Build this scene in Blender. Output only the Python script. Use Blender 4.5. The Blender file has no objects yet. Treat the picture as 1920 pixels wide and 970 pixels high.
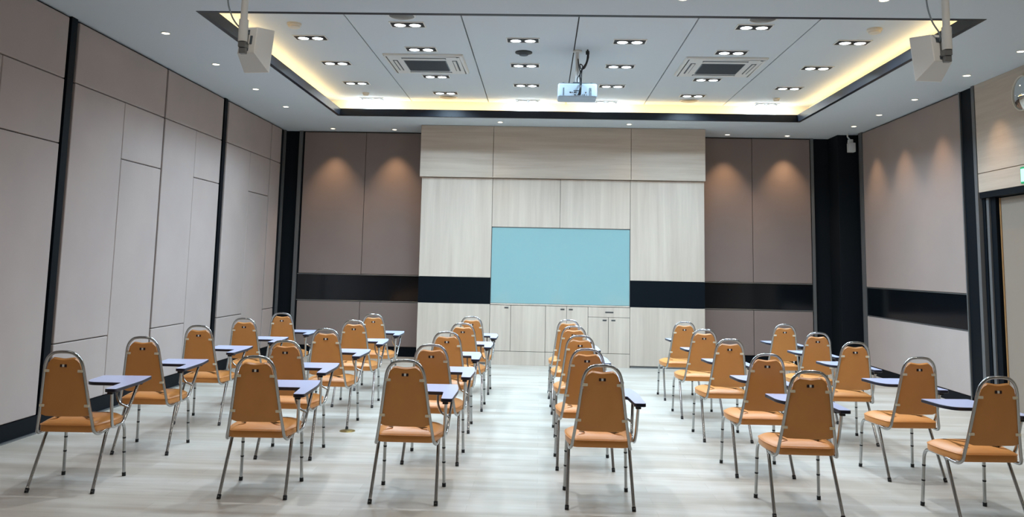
import bpy, bmesh, math, random
from mathutils import Vector, Matrix
random.seed(7)
COL = bpy.context.scene.collection
PI = math.pi

# ------------------------------------------------------------------ materials
def s2l(c):
    return tuple(((x/255)/12.92 if x/255 <= 0.04045 else ((x/255+0.055)/1.055)**2.4) for x in c)
def mat(name, rgb, rough=0.6, metal=0.0, bump=0.0, bscale=200.0, spec=0.5, coat=0.0, emit=None, estr=0.0, vary=0.0, vscale=3.0):
    m = bpy.data.materials.new(name); m.use_nodes = True
    nt = m.node_tree; b = nt.nodes['Principled BSDF']
    c = s2l(rgb)
    b.inputs['Base Color'].default_value = (*c, 1)
    b.inputs['Roughness'].default_value = rough
    b.inputs['Metallic'].default_value = metal
    b.inputs['Specular IOR Level'].default_value = spec
    if coat: b.inputs['Coat Weight'].default_value = coat
    if emit:
        b.inputs['Emission Color'].default_value = (*emit, 1); b.inputs['Emission Strength'].default_value = estr
    tc = nt.nodes.new('ShaderNodeTexCoord')
    if bump:
        n = nt.nodes.new('ShaderNodeTexNoise'); n.inputs['Scale'].default_value = bscale; n.inputs['Detail'].default_value = 3
        bp = nt.nodes.new('ShaderNodeBump'); bp.inputs['Strength'].default_value = bump; bp.inputs['Distance'].default_value = 0.004
        nt.links.new(tc.outputs['Object'], n.inputs['Vector']); nt.links.new(n.outputs['Fac'], bp.inputs['Height']); nt.links.new(bp.outputs['Normal'], b.inputs['Normal'])
    if vary:
        n = nt.nodes.new('ShaderNodeTexNoise'); n.inputs['Scale'].default_value = vscale; n.inputs['Detail'].default_value = 4
        r = nt.nodes.new('ShaderNodeValToRGB')
        r.color_ramp.elements[0].position = .3; r.color_ramp.elements[1].position = .7
        r.color_ramp.elements[0].color = (*[x*(1-vary) for x in c], 1); r.color_ramp.elements[1].color = (*[min(1, x*(1+vary)) for x in c], 1)
        nt.links.new(tc.outputs['Object'], n.inputs['Vector']); nt.links.new(n.outputs['Fac'], r.inputs['Fac']); nt.links.new(r.outputs['Color'], b.inputs['Base Color'])
    return m
def wood(name, ca, cb, stretch, rough=0.45):
    """pale laminate with long grain streaks; stretch = scale along each axis"""
    m = bpy.data.materials.new(name); m.use_nodes = True
    nt = m.node_tree; b = nt.nodes['Principled BSDF']; b.inputs['Roughness'].default_value = rough
    tc = nt.nodes.new('ShaderNodeTexCoord'); mp = nt.nodes.new('ShaderNodeMapping'); mp.inputs['Scale'].default_value = stretch
    n = nt.nodes.new('ShaderNodeTexNoise'); n.inputs['Scale'].default_value = 1.0; n.inputs['Detail'].default_value = 6; n.inputs['Roughness'].default_value = 0.62
    n.inputs['Distortion'].default_value = 0.3
    r = nt.nodes.new('ShaderNodeValToRGB'); r.color_ramp.elements[0].position = .32; r.color_ramp.elements[1].position = .66
    r.color_ramp.elements[0].color = (*s2l(ca), 1); r.color_ramp.elements[1].color = (*s2l(cb), 1)
    nt.links.new(tc.outputs['Object'], mp.inputs['Vector']); nt.links.new(mp.outputs['Vector'], n.inputs['Vector'])
    nt.links.new(n.outputs['Fac'], r.inputs['Fac']); nt.links.new(r.outputs['Color'], b.inputs['Base Color'])
    return m
def floor_material():
    m = bpy.data.materials.new('pale_vinyl_planks'); m.use_nodes = True
    nt = m.node_tree; b = nt.nodes['Principled BSDF']; L = nt.links.new
    tc = nt.nodes.new('ShaderNodeTexCoord')
    br = nt.nodes.new('ShaderNodeTexBrick'); br.offset = 0.37; br.squash = 1.0
    br.inputs['Scale'].default_value = 1.0; br.inputs['Brick Width'].default_value = 1.22; br.inputs['Row Height'].default_value = 0.155
    br.inputs['Mortar Size'].default_value = 0.0012; br.inputs['Mortar Smooth'].default_value = 0.3; br.inputs['Bias'].default_value = 0.0
    br.inputs['Color1'].default_value = (*s2l((194, 188, 178)), 1); br.inputs['Color2'].default_value = (*s2l((205, 200, 191)), 1); br.inputs['Mortar'].default_value = (*s2l((176, 169, 158)), 1)
    L(tc.outputs['Object'], br.inputs['Vector'])
    mp = nt.nodes.new('ShaderNodeMapping'); mp.inputs['Scale'].default_value = (1.1, 13, 1)
    n = nt.nodes.new('ShaderNodeTexNoise'); n.inputs['Scale'].default_value = 1.0; n.inputs['Detail'].default_value = 7; n.inputs['Roughness'].default_value = .6; n.inputs['Distortion'].default_value = .5
    L(tc.outputs['Object'], mp.inputs['Vector']); L(mp.outputs['Vector'], n.inputs['Vector'])
    r = nt.nodes.new('ShaderNodeValToRGB'); r.color_ramp.elements[0].position = .3; r.color_ramp.elements[1].position = .62
    r.color_ramp.elements[0].color = (.66, .62, .57, 1); r.color_ramp.elements[1].color = (1, 1, 1, 1)
    L(n.outputs['Fac'], r.inputs['Fac'])
    mx = nt.nodes.new('ShaderNodeMix'); mx.data_type = 'RGBA'; mx.blend_type = 'MULTIPLY'; mx.inputs[0].default_value = 0.5
    L(br.outputs['Color'], mx.inputs[6]); L(r.outputs['Color'], mx.inputs[7]); 
    mp2 = nt.nodes.new('ShaderNodeMapping'); mp2.inputs['Scale'].default_value = (.55, 3.6, 1); mp2.inputs['Location'].default_value = (3.1, 1.7, 0)
    n2 = nt.nodes.new('ShaderNodeTexNoise'); n2.inputs['Scale'].default_value = 1.0; n2.inputs['Detail'].default_value = 4
    L(tc.outputs['Object'], mp2.inputs['Vector']); L(mp2.outputs['Vector'], n2.inputs['Vector'])
    r2 = nt.nodes.new('ShaderNodeValToRGB'); r2.color_ramp.elements[0].position = .38; r2.color_ramp.elements[1].position = .6
    r2.color_ramp.elements[0].color = (.80, .76, .71, 1); r2.color_ramp.elements[1].color = (1, 1, 1, 1)
    L(n2.outputs['Fac'], r2.inputs['Fac'])
    mx2 = nt.nodes.new('ShaderNodeMix'); mx2.data_type = 'RGBA'; mx2.blend_type = 'MULTIPLY'; mx2.inputs[0].default_value = 1.0
    L(mx.outputs[2], mx2.inputs[6]); L(r2.outputs['Color'], mx2.inputs[7]); L(mx2.outputs[2], b.inputs['Base Color'])
    b.inputs['Roughness'].default_value = 0.34; b.inputs['Specular IOR Level'].default_value = 0.5
    bp = nt.nodes.new('ShaderNodeBump'); bp.inputs['Strength'].default_value = .12; bp.inputs['Distance'].default_value = .002
    L(n.outputs['Fac'], bp.inputs['Height']); L(bp.outputs['Normal'], b.inputs['Normal'])
    return m

M = {}
M['floor'] = floor_material()
M['ceil'] = mat('white_ceiling_paint', (198, 206, 211), .9)
M['cove'] = mat('white_cove_paint', (240, 236, 225), .9)
M['fabric'] = mat('taupe_wall_fabric', (174, 161, 155), .95, bump=.35, bscale=420, spec=.15, vary=.035, vscale=1.6)
M['fabric2'] = mat('brown_grey_wall_fabric', (136, 122, 116), .95, bump=.35, bscale=420, spec=.15, vary=.03, vscale=1.6)
M['fabric3'] = mat('rose_grey_wall_fabric', (154, 139, 132), .95, bump=.35, bscale=420, spec=.15, vary=.03, vscale=1.6)
M['black'] = mat('black_laminate', (5, 13, 20), .55, spec=.12)
M['blackgloss'] = mat('black_glossy_glass', (8, 14, 19), .12, spec=.5)
M['blackcurtain'] = mat('black_matt_paint', (8, 15, 21), .7, spec=.2)
M['lip'] = mat('black_anodised_trim', (20, 27, 37), .4, spec=.3)
M['greymetal'] = mat('brushed_grey_metal', (118, 120, 120), .4, metal=.6)
M['greytrim'] = mat('grey_painted_trim', (92, 92, 92), .5)
M['woodv'] = wood('pale_laminate_upright_grain', (184, 170, 155), (203, 190, 175), (9, 9, .45))
M['woodh'] = wood('pale_laminate_level_grain', (176, 160, 144), (194, 180, 164), (.6, .6, 11))
M['gap'] = mat('dark_joint', (48, 44, 42), .8)
M['glass'] = mat('pale_aqua_back_painted_glass', (136, 172, 173), .06, spec=.5)
M['vinyl'] = mat('orange_vinyl', (208, 141, 76), .36, bump=.12, bscale=260, spec=.35, vary=.03, vscale=6)
M['chrome'] = mat('chrome_tube', (176, 177, 176), .18, metal=1.0)
M['rubber'] = mat('black_rubber', (14, 15, 18), .6)
M['lam'] = mat('pale_lilac_laminate', (182, 186, 214), .28, spec=.5)
M['edge'] = mat('dark_navy_edge', (16, 20, 38), .35)
M['hole'] = mat('dark_hole', (40, 14, 10), .7)
M['clip'] = mat('pale_plastic_clip', (228, 218, 194), .45)
M['white'] = mat('white_plastic', (226, 226, 222), .5)
M['whitemetal'] = mat('white_powder_coat', (206, 208, 206), .5)
M['acgrille'] = mat('grey_grille_plastic', (120, 132, 140), .6)
M['slot'] = mat('dark_grey_plastic', (74, 84, 92), .6)  # even dark grey shared by slots, slats, vents, brackets and sensor covers
M['proj'] = mat('white_projector_case', (160, 176, 190), .45)
M['cable'] = mat('black_cable', (12, 16, 22), .5)
M['brass'] = mat('brass_plate', (190, 172, 112), .3, metal=.9)
M['lampcool'] = mat('cool_lamp_lens', (255, 255, 255), .4, emit=(.82, .92, 1.0), estr=9)
M['lampwarm'] = mat('warm_lamp_lens', (255, 255, 255), .4, emit=(1.0, .86, .62), estr=6)
M['ledwarm'] = mat('warm_led_tape', (255, 240, 200), .4, emit=(1.0, .72, .36), estr=6)
M['exitg'] = mat('green_exit_frame', (10, 120, 70), .4, emit=(.01, .30, .12), estr=.8)
M['exitw'] = mat('mint_lit_face', (150, 240, 200), .4, emit=(.35, 1.0, .65), estr=1.3)
M['doorleaf'] = mat('taupe_door_laminate', (140, 127, 114), .5)
M['doorwood'] = mat('oak_door_edge', (150, 112, 70), .5)
M['mirror'] = mat('mirror_glass', (215, 220, 222), .04, metal=1.0)
M['cream'] = mat('cream_plastic', (214, 206, 190), .5)

# ------------------------------------------------------------------ mesh helpers
def tag(o, label=None, cat=None, group=None, kind=None):
    if label: o['label'] = label
    if cat: o['category'] = cat
    if group: o['group'] = group
    if kind: o['kind'] = kind
    return o
def obj(name, bm, m, parent=None, smooth=False, loc=None):
    me = bpy.data.meshes.new(name)
    bmesh.ops.recalc_face_normals(bm, faces=bm.faces)
    bm.to_mesh(me); bm.free()
    for mm in (m if isinstance(m, (list, tuple)) else [m]): me.materials.append(mm)
    if smooth:
        for p in me.polygons: p.use_smooth = True
        try: me.set_sharp_from_angle(angle=math.radians(42))
        except Exception: pass
    o = bpy.data.objects.new(name, me); COL.objects.link(o)
    if parent is not None: o.parent = parent
    if loc: o.location = loc
    return o
def empty(name, loc=(0, 0, 0), rz=0.0):
    o = bpy.data.objects.new(name, None); COL.objects.link(o); o.location = loc; o.rotation_euler = (0, 0, rz); o.empty_display_size = .1
    return o
def box(bm, x0, x1, y0, y1, z0, z1, bev=0.0, seg=2, mi=0):
    r = bmesh.ops.create_cube(bm, size=1.0)
    vs = r['verts']
    for v in vs:
        v.co = Vector(((x0+x1)/2+v.co.x*(x1-x0), (y0+y1)/2+v.co.y*(y1-y0), (z0+z1)/2+v.co.z*(z1-z0)))
    fs = set(f for v in vs for f in v.link_faces)
    if bev:
        es = list(set(e for v in vs for e in v.link_edges))
        rr = bmesh.ops.bevel(bm, geom=es, offset=bev, segments=seg, affect='EDGES', profile=.6)
        fs = set(rr['faces']) | set(f for f in fs if f.is_valid)
    for f in fs: f.material_index = mi
    return bm
def B(x0, x1, y0, y1, z0, z1, bev=0.0, seg=2):
    return box(bmesh.new(), x0, x1, y0, y1, z0, z1, bev, seg)
def fillet(pts, rad, n=6):
    """round the inner corners of a polyline"""
    P = [Vector(p) for p in pts]; out = [P[0]]
    for i in range(1, len(P)-1):
        a, b, c = P[i-1], P[i], P[i+1]; r = rad[i] if isinstance(rad, (list, tuple)) else rad
        d1 = (a-b); d2 = (c-b); t = min(r, d1.length*.49, d2.length*.49)
        p1 = b+d1.normalized()*t; p2 = b+d2.normalized()*t
        for k in range(n+1):
            u = k/n; out.append((1-u)**2*p1+2*u*(1-u)*b+u*u*p2)
    out.append(P[-1]); return out
def smoothpath(pts, n=5):
    P = [Vector(p) for p in pts]; out = []
    for i in range(len(P)-1):
        p0 = P[max(i-1, 0)]; p1 = P[i]; p2 = P[i+1]; p3 = P[min(i+2, len(P)-1)]
        for k in range(n):
            t = k/n
            out.append(.5*((2*p1)+(-p0+p2)*t+(2*p0-5*p1+4*p2-p3)*t*t+(-p0+3*p1-3*p2+p3)*t**3))
    out.append(P[-1]); return out
def tube(bm, pts, r, n=10, cap=True):
    P = [Vector(p) for p in pts]; Q = [P[0]]
    for p in P[1:]:
        if (p-Q[-1]).length > 1e-5: Q.append(p)
    P = Q
    T = []
    for i in range(len(P)):
        a = P[max(i-1, 0)]; b = P[min(i+1, len(P)-1)]; T.append((b-a).normalized())
    u = T[0].orthogonal().normalized(); rings = []
    for i, p in enumerate(P):
        if i:
            ax = T[i-1].cross(T[i])
            if ax.length > 1e-8: u = Matrix.Rotation(T[i-1].angle(T[i]), 3, ax.normalized()) @ u
        v = T[i].cross(u).normalized(); rr = r[i] if isinstance(r, (list, tuple)) else r
        rings.append([bm.verts.new(p+u*math.cos(2*PI*k/n)*rr+v*math.sin(2*PI*k/n)*rr) for k in range(n)])
    for a, b in zip(rings, rings[1:]):
        for k in range(n): bm.faces.new((a[k], a[(k+1) % n], b[(k+1) % n], b[k]))
    if cap: bm.faces.new(rings[0][::-1]); bm.faces.new(rings[-1])
    return bm
def lathe(bm, prof, n=24, c=(0, 0, 0), sx=1, sy=1):
    """profile of (radius, z) revolved about z; a zero radius closes it"""
    rings = []
    for r, z in prof:
        if r < 1e-6: rings.append([bm.verts.new((c[0], c[1], c[2]+z))])
        else: rings.append([bm.verts.new((c[0]+sx*r*math.cos(2*PI*k/n), c[1]+sy*r*math.sin(2*PI*k/n), c[2]+z)) for k in range(n)])
    for a, b in zip(rings, rings[1:]):
        if len(a) == 1 and len(b) == 1: continue
        for k in range(n):
            k2 = (k+1) % n
            if len(a) == 1: bm.faces.new((a[0], b[k], b[k2]))
            elif len(b) == 1: bm.faces.new((a[k], a[k2], b[0]))
            else: bm.faces.new((a[k], a[k2], b[k2], b[k]))
    return bm
def layers(bm, rings, capb=True, capt=True):
    R = [[bm.verts.new(p) for p in r] for r in rings]
    for a, b in zip(R, R[1:]):
        n = len(a)
        for k in range(n): bm.faces.new((a[k], a[(k+1) % n], b[(k+1) % n], b[k]))
    if capb: bm.faces.new(R[0][::-1])
    if capt: bm.faces.new(R[-1])
    return bm
def round2d(pts, rad, n=5):
    """closed 2-D outline with rounded corners; rad = number or list"""
    out = []; N = len(pts)
    for i in range(N):
        a, b, c = Vector(pts[i-1]), Vector(pts[i]), Vector(pts[(i+1) % N]); r = rad[i] if isinstance(rad, (list, tuple)) else rad
        d1 = a-b; d2 = c-b; t = min(r, d1.length*.48, d2.length*.48)
        if t < 1e-6: out.append(b); continue
        p1 = b+d1.normalized()*t; p2 = b+d2.normalized()*t
        for k in range(n+1):
            u = k/n; out.append((1-u)**2*p1+2*u*(1-u)*b+u*u*p2)
    return out
def inset2d(pts, d):
    N = len(pts); out = []
    area = sum(pts[i][0]*pts[(i+1) % N][1]-pts[(i+1) % N][0]*pts[i][1] for i in range(N)); s = 1 if area > 0 else -1
    for i in range(N):
        a, b, c = Vector(pts[i-1]), Vector(pts[i]), Vector(pts[(i+1) % N])
        t = ((b-a).normalized()+(c-b).normalized())
        if t.length < 1e-9: t = (c-b)
        t.normalize(); nrm = Vector((-t.y, t.x))*s; out.append(b+nrm*d)
    return out
def copy_tree(o, parent=None):
    c = o.copy(); COL.objects.link(c); c.parent = parent
    for ch in list(o.children): copy_tree(ch, c)
    return c
def light(name, kind, loc, energy, col, **k):
    l = bpy.data.lights.new(name, kind); l.energy = energy; l.color = col
    o = bpy.data.objects.new(name, l); COL.objects.link(o); o.location = loc
    for a, v in k.items():
        if a == 'rot': o.rotation_euler = v
        else: setattr(l, a, v)
    return o

# ------------------------------------------------------------------ room dimensions (metres)
XL, XR, YB, YN = -4.40, 5.085, 14.387, -3.0
ZC, Z2 = 3.77, 4.045
TX0, TX1, TY0, TY1 = -3.146, 3.853, 7.367, 12.774
CV = .2

def S(name, bm, m, parent=None):
    o = obj(name, bm, m, parent)
    if parent is None: o['kind'] = 'structure'
    return o

# floor
S('floor', B(XL-.3, XR+.5, YN-.2, YB+.2, -.15, 0), M['floor'])

# lower ceiling: a ring around the tray
bm = bmesh.new()
box(bm, XL-.3, TX0, YN-.2, YB+.2, ZC, ZC+.1)
box(bm, TX1, XR+.5, YN-.2, YB+.2, ZC, ZC+.1)
box(bm, TX0, TX1, YN-.2, TY0, ZC, ZC+.1)
box(bm, TX0, TX1, TY1, YB+.2, ZC, ZC+.1)
ceiling = S('ceiling', bm, M['ceil'])
# cove walls
bm = bmesh.new()
cx0, cx1, cy0, cy1 = TX0-CV, TX1+CV, TY0-CV, TY1+CV
box(bm, cx0-.05, cx0, cy0-.05, cy1+.05, ZC+.1, Z2+.03)
box(bm, cx1, cx1+.05, cy0-.05, cy1+.05, ZC+.1, Z2+.03)
box(bm, cx0, cx1, cy0-.05, cy0, ZC+.1, Z2+.03)
box(bm, cx0, cx1, cy1, cy1+.05, ZC+.1, Z2+.03)
S('cove_wall', bm, M['cove'], ceiling)
# raised ceiling: six panels with open joints between them, dark backing above
S('joint_backing', B(cx0-.05, cx1+.05, cy0-.05, cy1+.05, Z2+.03, Z2+.05), M['gap'], ceiling)
edges = [cx0]+[-2.042, -.848, .345, 1.542, 2.746]+[cx1]
for a, b in zip(edges, edges[1:]):
    g = .007
    S('ceiling_panel', B(a+(g if a != cx0 else 0), b-(g if b != cx1 else 0), cy0, cy1, Z2, Z2+.03), M['ceil'], ceiling)
# black trim of the tray opening
bm = bmesh.new(); w = .05; h = .092; t = .018; e = .004
def ringbox(x0, x1, y0, y1, w, z0, z1):
    box(bm, x0, x1, y0, y0+w, z0, z1); box(bm, x0, x1, y1-w, y1, z0, z1)
    box(bm, x0, x0+w, y0+w, y1-w, z0, z1); box(bm, x1-w, x1, y0+w, y1-w, z0, z1)
ringbox(TX0, TX1, TY0, TY1, w, ZC-e, ZC+.008)
ringbox(TX0+w-t, TX1-w+t, TY0+w-t, TY1-w+t, t, ZC+.008, ZC+h+.012)
S('trim_1', bm, M['lip'])

# ---- left wall
wall_left = S('wall_left', B(XL-.3, XL-.035, YN-.1, YB+.1, 0, ZC), M['blackcurtain'])
def lpanel(y0, y1, z0, z1):
    g = .004
    S('fabric_panel', B(XL-.035, XL, y0+g, y1-g, z0+g, z1-g, .011, 3), M['fabric'], wall_left)
ZT, ZBt = 3.752, .157
bars = [-.05+.0, 3.73, 7.63, 11.53]
joints = [5.68, 9.65, 13.555]
def bay_left(ya, yb, left):
    """one bay: a full-width top panel, two columns with staggered joints below"""
    ym = (ya+yb)/2+.02
    lpanel(ya, yb, 3.17, ZT)
    lpanel(ya, ym, .752, 3.17); lpanel(ya, ym, ZBt, .752)
    lpanel(ym, yb, 2.57, 3.17); lpanel(ym, yb, ZBt, 2.57)
bay_left(YN+.1, -.1, 0); bay_left(-.1+.02, 1.75, 0); bay_left(1.77, 3.64, 0)
bay_left(3.82, 5.66, 0); bay_left(5.69, 7.545, 0)
bay_left(7.72, 9.635, 0); bay_left(9.668, 11.43, 0)
bay_left(11.63, 13.535, 0)
lpanel(13.57, 14.08, 3.17, ZT); lpanel(13.57, 14.08, .77, 3.17); lpanel(13.57, 14.08, ZBt, .77)
for y in (3.73, 7.635, 11.53):
    S('black_upright', B(XL-.035, XL-.002, y-.05, y+.05, 0.02, ZC), M['black'], wall_left)
S('grey_upright', B(XL-.035, XL+.0, 14.29, 14.34, 0, ZC), M['greytrim'], wall_left)
S('baseboard_left', B(XL-.035, XL-.006, YN, YB, .012, .154), M['black'])
S('trim_2', B(XL-.035, XL+.02, YN, YB-.02, 0, .012), M['greymetal'])

# ---- back wall
wall_back = S('wall_back', B(XL-.3, XR+.5, YB+.02, YB+.3, 0, ZC), M['blackcurtain'])
def bpanel(x0, x1, z0, z1, m='fabric2', y=YB, name='fabric_panel', par=None, bev=.009):
    g = .003
    return S(name, B(x0+g, x1-g, y-.035, y+.02, z0+g, z1-g, bev, 2), M[m], par or wall_back)
for x0, x1 in ((-4.085, -3.02), (-3.02, -1.93), (2.6, 3.517), (3.517, 4.485)):
    bpanel(x0, x1, 1.345, 3.755); bpanel(x0, x1, .16, .893)
for x0, x1 in ((-4.1, -1.93), (2.6, 4.49)):
    S('black_band', B(x0, x1, YB-.005, YB+.02, .91, 1.33), M['blackgloss'], wall_back)
    for z in (.902, 1.336):
        S('metal_strip', B(x0, x1, YB-.038, YB+.02, z-.006, z+.006, .002, 1), M['greymetal'], wall_back)
S('grey_upright', B(-4.18, -4.12, YB-.03, YB+.02, 0, ZC), M['greytrim'], wall_back)
S('grey_upright', B(4.495, 4.545, YB-.03, YB+.02, 0, ZC), M['greymetal'], wall_back)
S('baseboard_back', B(XL, XR, YB-.012, YB+.02, 0, .156), M['black'])
# boxed black column in the far right corner
S('trim_3', B(4.80, XR+.1, 13.93, YB+.02, 0, ZC, .004, 1), M['blackcurtain'])

# ---- right wall
wall_right = S('wall_right', B(XR+.035, XR+.4, 10.03, YB+.1, 0, ZC), M['blackcurtain'])
def rpanel(y0, y1, z0, z1, m='fabric'):
    g = .004
    S('fabric_panel', B(XR, XR+.035, y0+g, y1-g, z0+g, z1-g, .009, 2), M[m], wall_right)
rpanel(10.46, 13.62, 1.322, 3.755, 'fabric3'); rpanel(10.46, 13.62, .125, .885, 'fabric')
S('black_band', B(XR+.006, XR+.035, 10.46, 13.62, .895, 1.31), M['blackgloss'], wall_right)
for z in (.889, 1.316):
    S('metal_strip', B(XR-.004, XR+.035, 10.46, 13.62, z-.005, z+.005), M['greymetal'], wall_right)
S('grey_upright', B(XR-.01, XR+.035, 13.63, 13.76, 0, ZC), M['greytrim'], wall_right)
S('metal_strip', B(XR-.006, XR+.035, 10.432, 10.456, 0, ZC), M['greymetal'], wall_right)
S('black_upright', B(XR+.012, XR+.035, 10.13, 10.43, 0, ZC), M['black'], wall_right)
S('grey_upright', B(XR-.02, XR+.035, 10.06, 10.125, 0, ZC), M['greytrim'], wall_right)
S('baseboard_right', B(XR+.004, XR+.035, 10.43, YB, 0, .122), M['black'])
# timber clad part of the right wall over and past the door
S('wood_panel', B(XR-.012, XR+.3, 7.95, 10.055, 2.722, ZC, .003, 1), M['woodh'], wall_right)
S('wood_panel', B(XR-.012, XR+.3, 7.95, 10.055, 2.5, 2.715, .003, 1), M['woodh'], wall_right)
S('wood_panel', B(XR-.012, XR+.3, YN, 7.95, 0, ZC, .003, 1), M['woodh'], wall_right)
door = empty('door_1', (XR, 9.0, 0)); door['kind'] = 'structure'
def D(name, x0, x1, y0, y1, z0, z1, m, bev=.002):
    return obj(name, B(x0-XR, x1-XR, y0-9, y1-9, z0, z1, bev, 1), M[m], door)
D('door_frame', XR-.005, XR+.2, 7.95, 10.05, 2.43, 2.5, 'black')
D('door_frame', XR+.02, XR+.10, 9.99, 10.05, 0, 2.43, 'black')
D('frame_strip', XR+.03, XR+.09, 9.93, 9.985, 0, 2.43, 'greytrim')
D('door_frame', XR+.05, XR+.15, 9.82, 9.93, 0, 2.43, 'black')
D('door_frame', XR-.005, XR+.2, 7.95, 8.07, 0, 2.43, 'black')
dl = D('door_leaf', XR+.09, XR+.14, 8.08, 9.80, .01, 2.42, 'doorleaf')
obj('leaf_edging', B(.082, .095, .778, .802, .01, 2.42), M['doorwood'], dl)
hb = bmesh.new(); tube(hb, fillet([(.09, -.75, 1.02), (.03, -.75, 1.02), (.03, -.62, 1.02)], .02), .009)
obj('door_handle', hb, M['greymetal'], dl, True)
# ---- rear wall behind the viewer
S('wall_rear', B(XL-.3, XR+.5, YN-.2, YN, 0, ZC), M['fabric'])

# ---- timber feature wall
FY = 13.58
bm = box(bmesh.new(), -1.92, -.79, FY+.025, YB+.01, 0, ZC); box(bm, 1.405, 2.56, FY+.025, YB+.01, 0, ZC)
box(bm, -.79, 1.405, FY+.025, YB+.01, .926, ZC); box(bm, -.79, 1.405, 14.0, YB+.01, 0, .926)
wall_feature = S('wall_feature', bm, M['gap'])
def fpanel(x0, x1, z0, z1, m='woodv', y=None, d=.025, name='wood_panel', g=.003):
    y = FY if y is None else y
    return S(name, B(x0+g, x1-g, y, y+d, z0+g, z1-g, .002, 1), M[m], wall_feature)
for x0, x1 in ((-1.965, -.79), (-.79, 1.41), (1.41, 2.588)):
    fpanel(x0, x1, 2.93, ZC-.001, 'woodh', 13.53, .075)
S('valance_underside', B(-1.96, 2.583, 13.535, FY+.03, 2.935, 2.95), M['woodh'], wall_feature)
S('side_return', B(-1.965, -1.92, FY+.02, YB-.03, 2.933, ZC), M['woodh'], wall_feature)
S('side_return', B(2.56, 2.588, FY+.02, YB-.03, 2.933, ZC), M['woodh'], wall_feature)
S('side_return', B(-1.935, -1.92, FY+.02, YB-.03, 0, 2.933), M['woodv'], wall_feature)
S('side_return', B(2.56, 2.575, FY+.02, YB-.03, 0, 2.933), M['woodv'], wall_feature)
for x0, x1 in ((-1.935, -.79), (1.405, 2.575)):
    fpanel(x0, x1, 1.345, 2.93); fpanel(x0, x1, .03, .935)
    S('black_band', B(x0, x1, FY+.004, FY+.025, .935, 1.345), M['black'], wall_feature)
    S('plinth', B(x0+.01, x1-.01, FY+.012, FY+.025, 0, .03), M['greymetal'], wall_feature)
fpanel(-.79, .293, 2.15, 2.93); fpanel(.293, 1.405, 2.15, 2.93)
S('board_sill', B(-.785, 1.40, FY-.004, FY+.025, .928, .95, .002, 1), M['woodv'], wall_feature)
gb = empty('glass_board', (.305, FY, .95))
tag(gb, 'pale aqua glass writing board set into the timber feature wall above the cabinets', 'board')
obj('glass_panel', B(-1.088, 1.093, .002, .02, .004, 1.192, .002, 1), M['glass'], gb)
bm = bmesh.new()
for x0, x1, z0, z1 in ((-1.093, 1.098, 1.192, 1.199), (-1.093, -1.088, 0, 1.199), (1.093, 1.098, 0, 1.199)):
    box(bm, x0, x1, -.003, .02, z0, z1)
obj('board_frame', bm, M['greymetal'], gb)

# ---- cabinets under the board
def handle(parent, x, z, w):
    bm = bmesh.new(); box(bm, x-w/2, x+w/2, -.004, .002, z-.012, z+.012, .002, 1)
    h = obj('handle', bm, M['greymetal'], parent)
    obj('finger_recess', B(x-w/2+.008, x+w/2-.008, -.0055, -.002, z-.006, z+.004), M['gap'], h)
def cabinet(x0, x1, label, fronts):
    c = empty('built_in_cabinet', ((x0+x1)/2, FY, 0)); tag(c, label, 'cabinet', 'cabinets under the glass board'); ox = (x0+x1)/2
    obj('body', B(x0-ox+.001, x1-ox-.001, .022, .4, .0, .924), M['gap'], c)
    obj('kick_panel', B(x0-ox+.002, x1-ox-.002, .0, .022, 0, .208, .001, 1), M['woodv'], c)
    for nm, a, b, z0, z1, hx, hz, hw in fronts:
        f = obj(nm, B(a-ox+.003, b-ox-.003, 0, .022, z0+.003, z1-.003, .0015, 1), M['woodv'], c)
        if hw: handle(f, hx-ox, hz, hw)
cabinet(-.79, .087, 'pale timber low cabinet with one narrow door and a wide plain panel, left unit', [('door', -.79, -.46, .212, .924, -.53, .884, .066), ('door', -.46, .087, .212, .924, 0, 0, 0)])
cabinet(.087, .751, 'pale timber low cabinet with two tall doors, middle unit under the glass board', [('door', .087, .416, .212, .924, .351, .876, .066), ('door', .416, .751, .212, .924, .482, .876, .066)])
cabinet(.751, 1.405, 'pale timber low cabinet with a drawer over two short doors, right unit', [('drawer', .751, 1.405, .768, .924, 1.084, .846, .13), ('door', .751, 1.07, .212, .768, 1.012, .722, .066), ('door', 1.07, 1.405, .212, .768, 1.148, .722, .066)])

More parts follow.
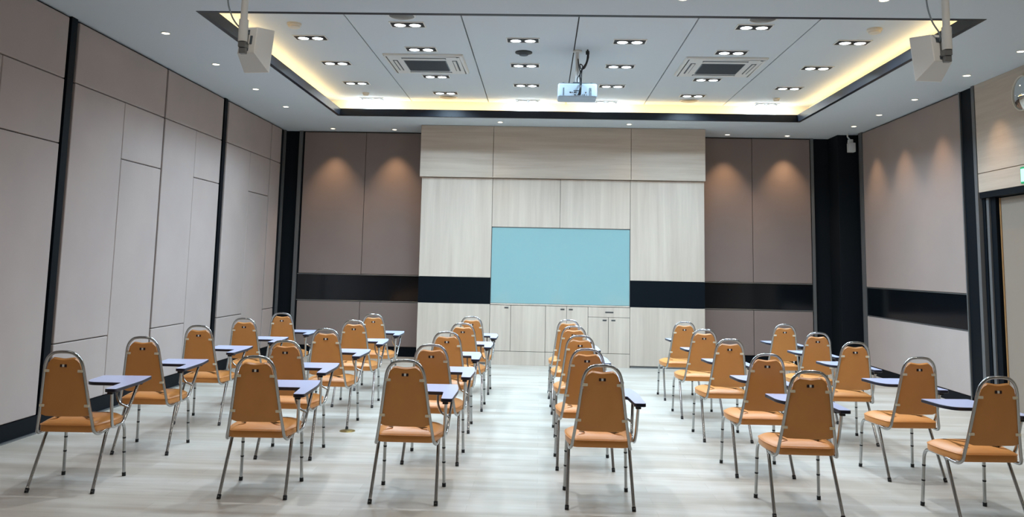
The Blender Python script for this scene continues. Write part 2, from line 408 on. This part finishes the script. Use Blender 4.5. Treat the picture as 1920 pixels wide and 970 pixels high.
# ------------------------------------------------------------------ chairs
def back_y(z):      # raked plane of the back
    return -.47-(z-.42)*(.104/.5)
def make_chair():
    root = empty('tablet_chair')
    # seat pad
    out = round2d([(-.185, -.452), (.185, -.452), (.226, -.25), (.215, -.05), (.0, -.022), (-.215, -.05), (-.226, -.25)], [.045, .045, .10, .07, .1, .07, .10], 6)
    def ring(d, z): return [(p.x, p.y, z) for p in inset2d(out, d)]
    bm = layers(bmesh.new(), [ring(.014, .382), ring(.003, .386), ring(0, .394), ring(0, .426), ring(.003, .432), ring(.012, .439), ring(.035, .450), ring(.065, .459), ring(.10, .464)])
    seat = obj('seat', bm, M['vinyl'], root, True)
    pc = [(p.x, p.y, .4285) for p in inset2d(out, -.0012)]
    bm = tube(bmesh.new(), pc+[pc[0]], .0025, 5, False); obj('piping', bm, M['vinyl'], seat, True)
    obj('seat_board', layers(bmesh.new(), [ring(.035, .3795), ring(.03, .384)]), M['rubber'], root)
    # backrest: rounded trapezoid with a puffy front
    hw = [(.496, .166), (.56, .156), (.65, .142), (.74, .127), (.80, .116), (.845, .105), (.872, .088)]
    N = 9
    def front(u, v):   # thickness profile towards the sitter
        return .034*(1-abs(u)**4)*(1-(2*v-1)**8)+.012
    V = 14; bm = bmesh.new(); F = []; Bk = []
    zs = [.496+(.876-.496)*i/V for i in range(V+1)]
    def hwz(z):
        for (a, wa), (b, wb) in zip(hw, hw[1:]):
            if z <= b: return wa+(wb-wa)*(z-a)/(b-a)
        return hw[-1][1]
    for i, z in enumerate(zs):
        w = hwz(z); fr = []; bk = []
        for j in range(N+1):
            u = -1+2*j/N
            e = 1-.0*abs(u)
            dz = 0
            if i == V: dz = -.009*(1-min(1, abs(u)*1.4))+(-.012 if abs(u) > .99 else 0)
            if i == 0: dz = .012 if abs(u) > .99 else -.004*(1-u*u)
            zz = z+dz; y = back_y(zz)
            bk.append(bm.verts.new((u*w, y-.007*(1 if (0 < i < V and 0 < j < N) else .3), zz)))
            fr.append(bm.verts.new((u*w*.985, y+front(u, i/V), zz+(.010*(1 if i == V else 0)))))
        F.append(fr); Bk.append(bk)
    for i in range(V):
        for j in range(N):
            bm.faces.new((Bk[i][j], Bk[i][j+1], Bk[i+1][j+1], Bk[i+1][j])); bm.faces.new((F[i][j], F[i+1][j], F[i+1][j+1], F[i][j+1]))
        bm.faces.new((Bk[i][0], Bk[i+1][0], F[i+1][0], F[i][0])); bm.faces.new((Bk[i][N], F[i][N], F[i+1][N], Bk[i+1][N]))
    for j in range(N):
        bm.faces.new((Bk[0][j], F[0][j], F[0][j+1], Bk[0][j+1])); bm.faces.new((Bk[V][j], Bk[V][j+1], F[V][j+1], F[V][j]))
    back = obj('backrest', bm, M['vinyl'], root, True)
    # small grip plate: two dark holes either side of a bright stud
    y = back_y(.832)-.009
    bm = bmesh.new(); box(bm, -.022, -.007, y-.0025, y+.004, .822, .841, .0025, 2); box(bm, .007, .022, y-.0025, y+.004, .822, .841, .0025, 2)
    gp = obj('grip_plate', bm, M['hole'], back)
    bm = bmesh.new(); box(bm, -.007, .007, y-.004, y+.004, .824, .840, .0025, 2); obj('stud', bm, M['white'], back, True)
    # bent chrome hoop round the back
    hp = [(.20, -.30, .379), (.20, -.385, .373), (.197, -.435, .377), (.187, -.466, .400), (.178, back_y(.45), .45), (.156, back_y(.59), .59), (.130, back_y(.785), .785),
          (.121, back_y(.84), .84), (.103, back_y(.882), .882), (.070, back_y(.912), .912), (.03, back_y(.921), .921)]
    path = hp+[(0, back_y(.922), .922)]+[(-x, y_, z) for x, y_, z in hp[::-1]]
    hoop = obj('back_hoop', tube(bmesh.new(), smoothpath(path, 4), .0105, 10), M['chrome'], root, True)
    for sx in (-1, 1):
        for z, w in ((.797, .113), (.566, .151)):
            bm = bmesh.new(); yy = back_y(z)-.008
            x0, x1 = sorted((sx*(w-.020), sx*(w+.014))); box(bm, x0, x1, yy-.006, yy+.003, z-.009, z+.009, .004, 2)
            obj('clip', bm, M['clip'], back, True)
    # side tubes: front leg, rail and rear leg each side
    for sx in (-1, 1):
        fl = fillet([(sx*.214, 0, .012), (sx*.204, -.030, .385), (sx*.2, -.20, .385)], [0, .075, 0], 7)
        leg = obj('leg', tube(bmesh.new(), fl, .011, 10), M['chrome'], root, True)
        obj('rubber_foot', tube(bmesh.new(), [(sx*.2145, .001, 0), (sx*.2135, -.001, .026)], .0135, 10), M['rubber'], leg, True)
        bm = bmesh.new()
        for z in (.165, .265):
            a = Vector((sx*.214, 0, .012)).lerp(Vector((sx*.204, -.030, .385)), (z-.012)/.373)
            b = Vector((sx*.214, 0, .012)).lerp(Vector((sx*.204, -.030, .385)), (z+.010-.012)/.373)
            tube(bm, [a, b], .0122, 8)
        obj('stop_ring', bm, M['rubber'], leg, True)
        rl = fillet([(sx*.2148, -.4807, .012), (sx*.2, -.292, .388), (sx*.2, -.20, .385)], [0, .07, 0], 7)
        leg = obj('leg', tube(bmesh.new(), rl, .011, 10), M['chrome'], root, True)
        obj('rubber_foot', tube(bmesh.new(), [(sx*.2153, -.4825, 0), (sx*.2140, -.4720, .026)], .0135, 10), M['rubber'], leg, True)
    bm = bmesh.new()
    for y in (-.12, -.33): obj('cross_bar', tube(bmesh.new(), [(-.195, y, .376), (.195, y, .376)], .007, 8), M['chrome'], root, True)
    # writing tablet
    tp = round2d([(.222, -.435), (.298, -.435), (.302, .0), (.270, .250), (-.085, .235), (-.075, -.03), (-.03, -.125), (.205, -.135)], [.02, .02, .1, .02, .02, .05, .05, .018], 6)
    def tr(d, z): return [(p.x, p.y, z) for p in inset2d(tp, d)]
    tab = obj('writing_tablet', layers(bmesh.new(), [tr(.0022, .652), tr(.0022, .6685)]), M['lam'], root)
    obj('edge_band', layers(bmesh.new(), [tr(.003, .6455), tr(.0, .6475), tr(0, .665), tr(.002, .6675)]), M['edge'], tab, True)
    for yb in (-.40, -.30, .0, .08): obj('mount_block', B(.232, .268, yb-.012, yb+.012, .628, .6465, .003, 1), M['rubber'], tab)
    u = fillet([(.252, -.385, .646), (.243, -.335, .455), (.236, -.30, .392), (.236, -.145, .392), (.240, -.105, .43), (.262, .02, .646)], [0, .04, .045, .045, .04, 0], 6)
    obj('tablet_support', tube(bmesh.new(), u, .0105, 10), M['chrome'], root, True)
    br = smoothpath([(.165, -.10, .646), (.168, -.105, .58), (.19, -.10, .525), (.225, -.085, .50), (.243, -.075, .49)], 4)
    obj('support_brace', tube(bmesh.new(), br, .008, 8), M['chrome'], root, True)
    for y in (-.24, -.17): obj('connector', tube(bmesh.new(), [(.2, y, .386), (.236, y, .392)], .008, 8), M['chrome'], root, True)
    return root
CH = {
(1,1):(-3.166,6.207,.051),(1,2):(-3.177,7.347,.058),(1,3):(-3.216,8.614,.02),(1,4):(-3.178,9.74,.02),(1,5):(-3.097,10.818,.02),
(2,1):(-1.883,6.203,.051),(2,2):(-2.009,7.319,.028),(2,3):(-1.991,8.582,.0),(2,4):(-2.018,9.804,.04),(2,5):(-2.027,10.99,.017),
(3,1):(-.867,6.186,-.0),(3,2):(-.832,7.289,-.01),(3,3):(-.868,8.562,.02),(3,4):(-.818,9.759,0),(3,5):(-.822,10.938,.003),
(4,1):(.405,6.194,.006),(4,2):(.357,7.243,.017),(4,3):(.36,8.502,.02),(4,4):(.347,9.70,.02),(4,5):(.335,10.75,0),
(5,1):(1.715,6.141,0),(5,2):(1.695,7.18,.039),(5,3):(1.698,8.481,.04),(5,4):(1.681,9.654,.055),(5,5):(1.686,10.868,.042),
(6,1):(2.812,6.086,.069),(6,2):(2.811,7.212,.084),(6,3):(2.829,8.497,.03),(6,4):(2.852,9.584,.01),(6,5):(2.864,10.821,.01)}
colname = {1: 'the leftmost column, along the left wall', 2: 'the second column from the left', 3: 'the third column from the left', 4: 'the third column from the right', 5: 'the second column from the right', 6: 'the rightmost column'}
rowname = {1: 'nearest chair of', 2: 'second nearest chair of', 3: 'middle chair of', 4: 'second farthest chair of', 5: 'farthest chair of'}
proto = None
for k in sorted(CH):
    if proto is None: proto = make_chair(); o = proto
    else: o = copy_tree(proto)
    x, y, r = CH[k]; o.location = (x, y, 0); o.rotation_euler = (0, 0, r)
    tag(o, 'orange chrome-framed tablet chair, %s %s' % (rowname[k[1]], colname[k[0]]), 'chair', 'orange tablet chairs in six columns')

# ------------------------------------------------------------------ lamps
def make_twin():
    r = empty('twin_downlight')
    bm = bmesh.new()
    for x0, x1, y0, y1 in ((-.185, .185, -.098, -.088), (-.185, .185, .088, .098), (-.185, -.173, -.088, .088), (.173, .185, -.088, .088)):
        box(bm, x0, x1, y0, y1, -.010, 0, .002, 1)
    obj('frame', bm, M['white'], r)
    obj('tray', B(-.173, .173, -.088, .088, -.006, 0), M['rubber'], r)
    for sx in (-1, 1):
        rim = obj('lamp_ring', lathe(bmesh.new(), [(.068, -.006), (.068, -.014), (.060, -.016), (.058, -.008)], 24, (sx*.080, 0, 0)), M['greymetal'], r, True)
        obj('lamp_lens', lathe(bmesh.new(), [(.060, -.008), (.056, -.013), (.035, -.018), (0, -.020)], 24, (sx*.080, 0, 0)), M['lampcool'], rim, True)
    return r
colsT = {-2.625: [9.25, 10.46, 11.645, 12.80], -1.442: [8.68, 9.71, 11.16, 12.26], -.24: [9.26, 10.46, 11.65, 12.80],
         .945: [9.27, 10.45, 11.63, 12.81], 2.157: [8.64, 9.70, 11.14, 12.22], 3.36: [9.20, 10.41, 11.62, 12.80]}
TW = None; COOL = (.62, .82, 1.0)
cn = ['in the leftmost ceiling bay', 'in the second ceiling bay from the left', 'in the bay left of the projector', 'in the bay right of the projector', 'in the second ceiling bay from the right', 'in the rightmost ceiling bay']
rn4 = ['nearest the viewer', 'second from the front', 'third from the front', 'farthest back']
TWIN_E, COVE_E, WARM_E = 27.0, 9.0, 14.0
for ci, x in enumerate(sorted(colsT)):
    for ri, y in enumerate(colsT[x]):
        o = TW if TW is None else None
        if TW is None: TW = make_twin(); o = TW
        else: o = copy_tree(TW)
        o.location = (x, y, Z2)
        tag(o, 'recessed twin white downlight %s, %s' % (cn[ci], rn4[ri]), 'light', 'twin downlights in the raised ceiling')
        light('twin_lamp_glow', 'AREA', (x, y, Z2-.03), TWIN_E, COOL, shape='RECTANGLE', size=.3, size_y=.13, spread=math.radians(150))
SD = None; WARM = (1.0, .66, .38); SOFT = (1.0, .86, .70)
small = [(-3.76, 8.13, 'left ceiling edge, nearest of four beside the left wall'), (-3.76, 9.45, 'left ceiling edge, second nearest of four beside the left wall'), (-3.765, 10.84, 'left ceiling edge, third of four beside the left wall'), (-3.74, 12.08, 'left ceiling edge, farthest of four beside the left wall'),
 (-3.53, 14.05, 'above the far left wall panel, left one'), (-2.49, 14.06, 'above the far left wall panels, beside the timber valance'), (-.67, 13.15, 'above the timber valance, left one'), (1.34, 13.17, 'above the timber valance, right one'),
 (3.05, 14.06, 'above the far right wall panels, beside the timber valance'), (4.04, 14.10, 'above the far right wall panels, right one'),
 (4.755, 13.06, 'beside the black corner column'), (4.75, 12.06, 'above the right wall fabric panel, far one'), (4.76, 10.93, 'above the right wall fabric panel, near one'), (4.74, 9.54, 'above the door, farther one'), (4.74, 8.45, 'at the right edge of the picture'),
 (2.77, 6.86, 'in front of the tray at the top edge, right one'), (1.14, 6.88, 'in front of the tray at the top edge, middle one')]
for x, y, lb in small:
    if SD is None:
        SD = empty('small_downlight')
        rim = obj('lamp_ring', lathe(bmesh.new(), [(.048, 0), (.048, -.004), (.040, -.006), (.036, -.002)], 24), M['white'], SD, True)
        obj('lamp_lens', lathe(bmesh.new(), [(.038, -.001), (.03, -.005), (0, -.007)], 24), M['lampwarm'], SD, True); o = SD
    else: o = copy_tree(SD)
    o.location = (x, y, ZC); tag(o, 'small round recessed warm downlight ' + lb, 'light', 'small round downlights')
    strong = (y > 14) or (x > 4.7)
    light('downlight_beam', 'SPOT', (x, y, ZC-.02), (78 if y > 14 else 52) if strong else WARM_E, WARM if strong else SOFT, spot_size=math.radians(74), spot_blend=.85, shadow_soft_size=.025)
# the same kind of lamps carry on over the near half of the room, out of frame
for x in (-3.6, -1.6, .35, 2.4, 4.4):
    for y in (.6, 4.4):
        light('room_lamp_glow', 'AREA', (x, y, ZC-.02), 9 if y > 2 else 3, (1.0, .90, .80), shape='DISK', size=.16)
for x in (-2.13, -.5, 1.14, 2.77):  # added cool fill to brighten the near seats and tablets, no fittings
    light('near_seat_fill', 'AREA', (x, 6.6, ZC-.02), 22, (.84, .91, 1.0), shape='DISK', size=.12, spread=math.radians(130))
# LED tape lying on the ledge behind the black lip
lt = []
for nm, x0, x1, y0, y1 in (('left', TX0-.10, TX0-.08, TY0, TY1), ('right', TX1+.08, TX1+.10, TY0, TY1), ('near', TX0, TX1, TY0-.10, TY0-.08), ('far', TX0, TX1, TY1+.08, TY1+.10)):
    o = obj('led_strip', B(x0, x1, y0, y1, ZC+.1, ZC+.106), M['ledwarm'])
    tag(o, 'warm glowing light strip hidden on the %s ledge of the ceiling tray' % nm, 'light strip', 'cove light strips')
    cx, cy = (x0+x1)/2, (y0+y1)/2
    L_ = max(x1-x0, y1-y0)
    light('cove_glow', 'AREA', (cx, cy, ZC+.112), COVE_E*L_/5, (1.0, .66, .30), shape='RECTANGLE', size=(.02 if x1-x0 < .1 else L_), size_y=(L_ if x1-x0 < .1 else .02), rot=(PI, 0, 0))

# ------------------------------------------------------------------ air conditioning cassettes
def make_ac():
    r = empty('ceiling_air_conditioner'); s = .487
    out = round2d([(-s, -s), (s, -s), (s, s), (-s, s)], .03, 4)
    def rg(d, z): return [(p.x, p.y, z) for p in inset2d(out, d)]
    pan = obj('panel', layers(bmesh.new(), [rg(0, 0), rg(0, -.012), rg(.012, -.026), rg(.05, -.030)]), M['whitemetal'], r, True)
    g = .26
    bm = bmesh.new(); box(bm, -g, g, -g, g, -.036, -.029)
    gr = obj('grille', bm, M['acgrille'], r)
    bm = bmesh.new()
    for i in range(22):
        y = -g+.012+i*(2*g-.024)/21; box(bm, -g+.01, g-.01, y-.005, y+.005, -.042, -.035)
    obj('grille_slat', bm, M['slot'], gr)
    for k in range(4):
        c, s_ = math.cos(k*PI/2), math.sin(k*PI/2)
        def rb(x0, x1, y0, y1, z0, z1, nm, m, par):
            bm = B(x0, x1, y0, y1, z0, z1, .004, 1); bmesh.ops.rotate(bm, verts=bm.verts, cent=(0, 0, 0), matrix=Matrix.Rotation(k*PI/2, 3, 'Z')); return obj(nm, bm, M[m], par)
        sl = rb(-.27, .27, .335, .395, -.0345, -.028, 'air_slot', 'slot', r)
        rb(-.262, .262, .345, .378, -.040, -.033, 'louvre', 'whitemetal', sl)
    bm = bmesh.new(); box(bm, .40, .43, -.44, -.425, -.034, -.029); obj('status_lamp', bm, M['slot'], r)
    return r
ac = make_ac(); ac.location = (-1.46, 10.425, Z2); tag(ac, 'square white ceiling air conditioner with grey grille, left of the projector', 'air conditioner', 'ceiling air conditioners')
a2 = copy_tree(ac); a2.location = (2.165, 10.408, Z2); tag(a2, 'square white ceiling air conditioner with grey grille, right of the projector', 'air conditioner', 'ceiling air conditioners')

# ------------------------------------------------------------------ detectors and ceiling speakers
def dome(x, y, z, r, h, m, nm, lb, cat, grp, kind=0):
    o = empty(nm, (x, y, z)); tag(o, lb, cat, grp)
    obj('base', lathe(bmesh.new(), [(r, 0), (r, -h*.35), (r*.93, -h*.45), (r*.6, -h*.45)], 28), M[m], o, True)
    obj('cover', lathe(bmesh.new(), [(r*.86, -h*.42), (r*.8, -h*.8), (r*.5, -h*.97), (0, -h)], 28), M['slot' if kind else m], o, True)
    return o
dome(-2.65, 8.70, Z2, .075, .055, 'cream', 'smoke_detector', 'cream round smoke detector near the front of the leftmost ceiling bay', 'smoke detector', 'smoke detectors')
dome(3.394, 8.67, Z2, .075, .055, 'cream', 'smoke_detector', 'cream round smoke detector near the front of the rightmost ceiling bay', 'smoke detector', 'smoke detectors')
dome(-2.636, 12.35, Z2, .05, .045, 'cream', 'smoke_detector', 'small cream detector at the far end of the leftmost ceiling bay', 'smoke detector', 'smoke detectors')
dome(3.392, 12.35, Z2, .05, .045, 'cream', 'smoke_detector', 'small cream detector at the far end of the rightmost ceiling bay', 'smoke detector', 'smoke detectors')
for x, y, lb in ((-1.452, 8.36, 'at the front edge of the tray, left'), (2.171, 8.34, 'at the front edge of the tray, right'), (-1.434, 12.56, 'beyond the left air conditioner'), (2.167, 12.58, 'beyond the right air conditioner')):
    o = empty('ceiling_speaker', (x, y, Z2)); tag(o, 'round grey ceiling speaker ' + lb, 'ceiling speaker', 'round ceiling speakers')
    obj('rim', lathe(bmesh.new(), [(.145, 0), (.145, -.008), (.13, -.012), (.125, -.008)], 32), M['whitemetal'], o, True)
    obj('speaker_grille', lathe(bmesh.new(), [(.128, -.008), (.10, -.018), (0, -.024)], 32), M['greymetal'], o, True)
o = empty('ceiling_sensor', (-.242, 9.806, Z2)); tag(o, 'dark round ceiling sensor between twin downlights left of the projector', 'sensor')
obj('base', lathe(bmesh.new(), [(.10, 0), (.10, -.012), (.08, -.018), (.05, -.018)], 28), M['cable'], o, True)
obj('cover', lathe(bmesh.new(), [(.06, -.016), (.05, -.04), (0, -.05)], 28), M['slot'], o, True)

# ------------------------------------------------------------------ projector
pj = empty('projector', (.385, 9.72, Z2)); tag(pj, 'white projector hung upside down from a pole in the middle of the ceiling', 'projector')
bx, zt, zb = .222, -.455, -.578
case = obj('case', B(-bx, bx, -.16, .18, zb, zt+.035, .02, 3), M['proj'], pj, True)
bm = bmesh.new(); random.seed(3)
yf = -.163
for x0, x1, z0, z1 in ((-.09, -.07, -.530, -.518), (-.062, -.052, -.528, -.520), (-.04, -.02, -.530, -.518), (-.012, -.004, -.528, -.520), (-.04, -.018, -.556, -.548), (.0, .012, -.556, -.546), (.055, .062, -.556, -.550), (.075, .084, -.556, -.548), (.10, .108, -.556, -.550), (-.045, .015, -.506, -.500), (.09, .10, -.53, -.52)):
    box(bm, x0, x1, yf, yf+.006, z0, z1)
obj('socket', bm, M['cable'], case)
bm = bmesh.new()
for x in (-.165, -.155, .135, .145, .155):
    box(bm, x-.002, x+.002, yf+.0005, yf+.006, -.56, -.47)
obj('vent', bm, M['slot'], case)
bm = bmesh.new()
box(bm, -.20, .20, -.12, .12, -.418, -.408, .002, 1); box(bm, -.05, .05, -.05, .05, -.408, -.38, .004, 1)
for sx in (-1, 1):
    for sy in (-1, 1): tube(bm, [(sx*.16, sy*.10, -.43), (sx*.16, sy*.10, -.40)], .012, 8)
obj('bracket', bm, M['slot'], pj)
bm = tube(bmesh.new(), [(0, 0, -.39), (0, 0, -.004)], .022, 16); lathe(bm, [(.0, -.001), (.055, -.001), (.055, -.012), (.024, -.02)], 24)
obj('pole', bm, M['whitemetal'], pj, True)
bm = bmesh.new()
tube(bm, smoothpath([(.115, -.07, -.002), (.115, -.07, -.08), (.10, -.07, -.16), (.05, -.05, -.24), (.03, -.06, -.30), (.035, -.12, -.38), (.03, -.19, -.46), (.025, -.185, -.54), (.022, -.165, -.552)], 6), .009, 8)
tube(bm, smoothpath([(.118, -.07, -.002), (.125, -.08, -.10), (.085, -.09, -.22), (.04, -.06, -.225), (.03, -.05, -.17), (.06, -.04, -.19), (.05, -.07, -.27), (.045, -.13, -.38), (.04, -.19, -.46), (.035, -.18, -.54), (.03, -.165, -.552)], 6), .006, 8)
tube(bm, smoothpath([(.008, -.025, -.10), (.02, -.03, -.2), (.035, -.06, -.28), (.0, -.06, -.34), (.005, -.05, -.41), (.03, -.18, -.44), (.015, -.18, -.53), (.01, -.165, -.55)], 6), .006, 8)
tube(bm, [(.115, -.07, -.02), (.115, -.07, -.06)], .022, 10)
obj('cable', bm, M['cable'], pj, True)

# ------------------------------------------------------------------ hanging loudspeakers
def hung_speaker(x, y, sgn, label):
    r = empty('hanging_loudspeaker', (x, y, ZC)); tag(r, label, 'loudspeaker', 'loudspeakers hung on poles')
    bm = tube(bmesh.new(), [(0, 0, -.002), (0, 0, -.68)], .023, 16); lathe(bm, [(0, -.001), (.06, -.001), (.06, -.012), (.025, -.02)], 24)
    obj('pole', bm, M['whitemetal'], r, True)
    bm = tube(bmesh.new(), [(0, 0, -.62), (0, 0, -.77)], .031, 16)
    sleeve = obj('sleeve', bm, M['whitemetal'], r, True)
    bm = bmesh.new(); box(bm, -.025, .025, -.02, .05, -.81, -.77, .004, 1); box(bm, -.018, .018, .02, .08, -.80, -.70, .004, 1)
    box(bm, -.020, .024, -.01, .03, -.85, -.81, .003, 1)
    obj('bracket', bm, M['greymetal'], r, True)
    # cabinet: small back, larger front, turned in and tipped down
    bw, bh, fw, fh, dp = .055, .09, .090, .158, .20
    rings = []
    for w_, h_, yy in ((bw, bh, .0), (bw+.006, bh+.006, .004), (fw, fh, dp-.012), (fw-.003, fh-.003, dp)):
        rings.append([(-w_, yy, -h_), (w_, yy, -h_), (w_, yy, h_), (-w_, yy, h_)])
    bm = layers(bmesh.new(), rings)
    mt = Matrix.Translation((sgn*.012, .055, -.745)) @ Matrix.Rotation(sgn*math.radians(-7), 4, 'Z') @ Matrix.Rotation(math.radians(-10), 4, 'X')
    bmesh.ops.transform(bm, matrix=mt, verts=bm.verts)
    cab = obj('cabinet', bm, M['white'], r)
    bm = bmesh.new(); box(bm, -.082, .082, dp-.001, dp+.006, -.15, .15, .004, 1); bmesh.ops.transform(bm, matrix=mt, verts=bm.verts)
    obj('front_grille', bm, M['greymetal'], cab)
    bm = bmesh.new()
    box(bm, -.03, .01, -.004, .002, .04, .075); box(bm, .02, .035, -.006, .002, -.03, .03); box(bm, -.02, .015, -.004, .002, -.08, -.055)
    bmesh.ops.transform(bm, matrix=mt, verts=bm.verts); obj('terminal', bm, M['slot'], cab)
    bm = tube(bmesh.new(), smoothpath([(-.10, .03, -.001), (-.115, .02, -.2), (-.12, .0, -.45), (-.09, .0, -.58), (-.04, .01, -.66), (sgn*.02, .05, -.70)], 6), .0055, 8)
    obj('cable', bm, M['acgrille'], r, True)
hung_speaker(-2.018, 5.5, 1, 'white wedge loudspeaker hanging on a ceiling pole, left of the ceiling tray')
hung_speaker(2.615, 5.5, -1, 'white wedge loudspeaker hanging on a ceiling pole, right of the ceiling tray')

# small device in the far right corner
r = empty('corner_loudspeaker', (4.97, 13.80, ZC)); tag(r, 'small pale grey box on a jointed bracket beside the black corner column', 'loudspeaker')
obj('body', B(-.05, .055, -.06, .05, -.30, -.15, .01, 2), M['whitemetal'], r, True)
bm = tube(bmesh.new(), smoothpath([(-.05, .0, .002), (-.05, 0, -.05), (-.02, 0, -.09), (0, 0, -.16)], 5), .012, 8); box(bm, -.045, .03, -.03, .03, -.15, -.09, .012, 2); tube(bm, [(0, 0, -.12), (0, .131, -.12)], .012, 8)
obj('bracket', bm, M['whitemetal'], r, True)

# ------------------------------------------------------------------ right wall: round mirror and exit sign
r = empty('round_mirror', (XR-.012, 9.03, 3.47)); tag(r, 'round convex mirror with a cream rim high on the right wall', 'mirror')
def lx(prof, m, nm, par):
    bm = lathe(bmesh.new(), prof, 40); bmesh.ops.rotate(bm, verts=bm.verts, cent=(0, 0, 0), matrix=Matrix.Rotation(-PI/2, 3, 'Y')); return obj(nm, bm, M[m], par, True)
lx([(.188, 0), (.193, .012), (.190, .028), (.181, .028), (.179, .018)], 'cream', 'rim', r)
lx([(.182, .016), (.15, .03), (.1, .045), (.05, .052), (0, .055)], 'mirror', 'mirror_disc', r)
r = empty('exit_sign', (XR-.012, 8.945, 2.6)); tag(r, 'green lit exit sign above the door at the right edge', 'sign')
obj('housing', B(-.035, -.002, -.17, .17, -.088, .088, .004, 1), M['exitg'], r)
obj('lit_face', B(-.039, -.033, -.155, .155, -.068, .068), M['exitw'], r)

# brass floor socket
r = empty('floor_socket', (-1.758, 8.05, 0)); tag(r, 'round brass floor socket plate beside the middle chair of the second column', 'floor socket')
obj('plate', lathe(bmesh.new(), [(.072, 0), (.070, .004), (.05, .005), (.0, .005)], 28), M['brass'], r, True)
obj('lid', lathe(bmesh.new(), [(.04, .004), (.038, .008), (0, .009)], 24), M['brass'], r, True)

# ------------------------------------------------------------------ world, camera, view
w = bpy.data.worlds.new('room_world'); bpy.context.scene.world = w; w.use_nodes = True
w.node_tree.nodes['Background'].inputs[0].default_value = (.02, .022, .025, 1); w.node_tree.nodes['Background'].inputs[1].default_value = 1.0
F_PX, CYP, H_CAM = 1598.13, 303.91, 1.5538
yaw, pitch, roll = -.036043, .120195, .020869
Fv = Vector((math.sin(yaw)*math.cos(pitch), math.cos(yaw)*math.cos(pitch), math.sin(pitch)))
R0 = Vector((math.cos(yaw), -math.sin(yaw), 0)); U0 = R0.cross(Fv)
Rv = math.cos(roll)*R0+math.sin(roll)*U0; Uv = -math.sin(roll)*R0+math.cos(roll)*U0
cd = bpy.data.cameras.new('camera'); cam = bpy.data.objects.new('camera', cd); COL.objects.link(cam)
mt = Matrix((Rv, Uv, -Fv)).transposed().to_4x4(); mt.translation = (0, 0, H_CAM); cam.matrix_world = mt
cd.sensor_width = 36; cd.sensor_fit = 'HORIZONTAL'; cd.lens = F_PX/1920*36; cd.shift_y = (CYP-485)/1920; cd.clip_end = 100
sc = bpy.context.scene; sc.camera = cam
sc.view_settings.view_transform = 'Standard'; sc.view_settings.look = 'None'; sc.view_settings.gamma = 1; sc.view_settings.exposure = 0.0; sc.view_settings.use_curve_mapping = False
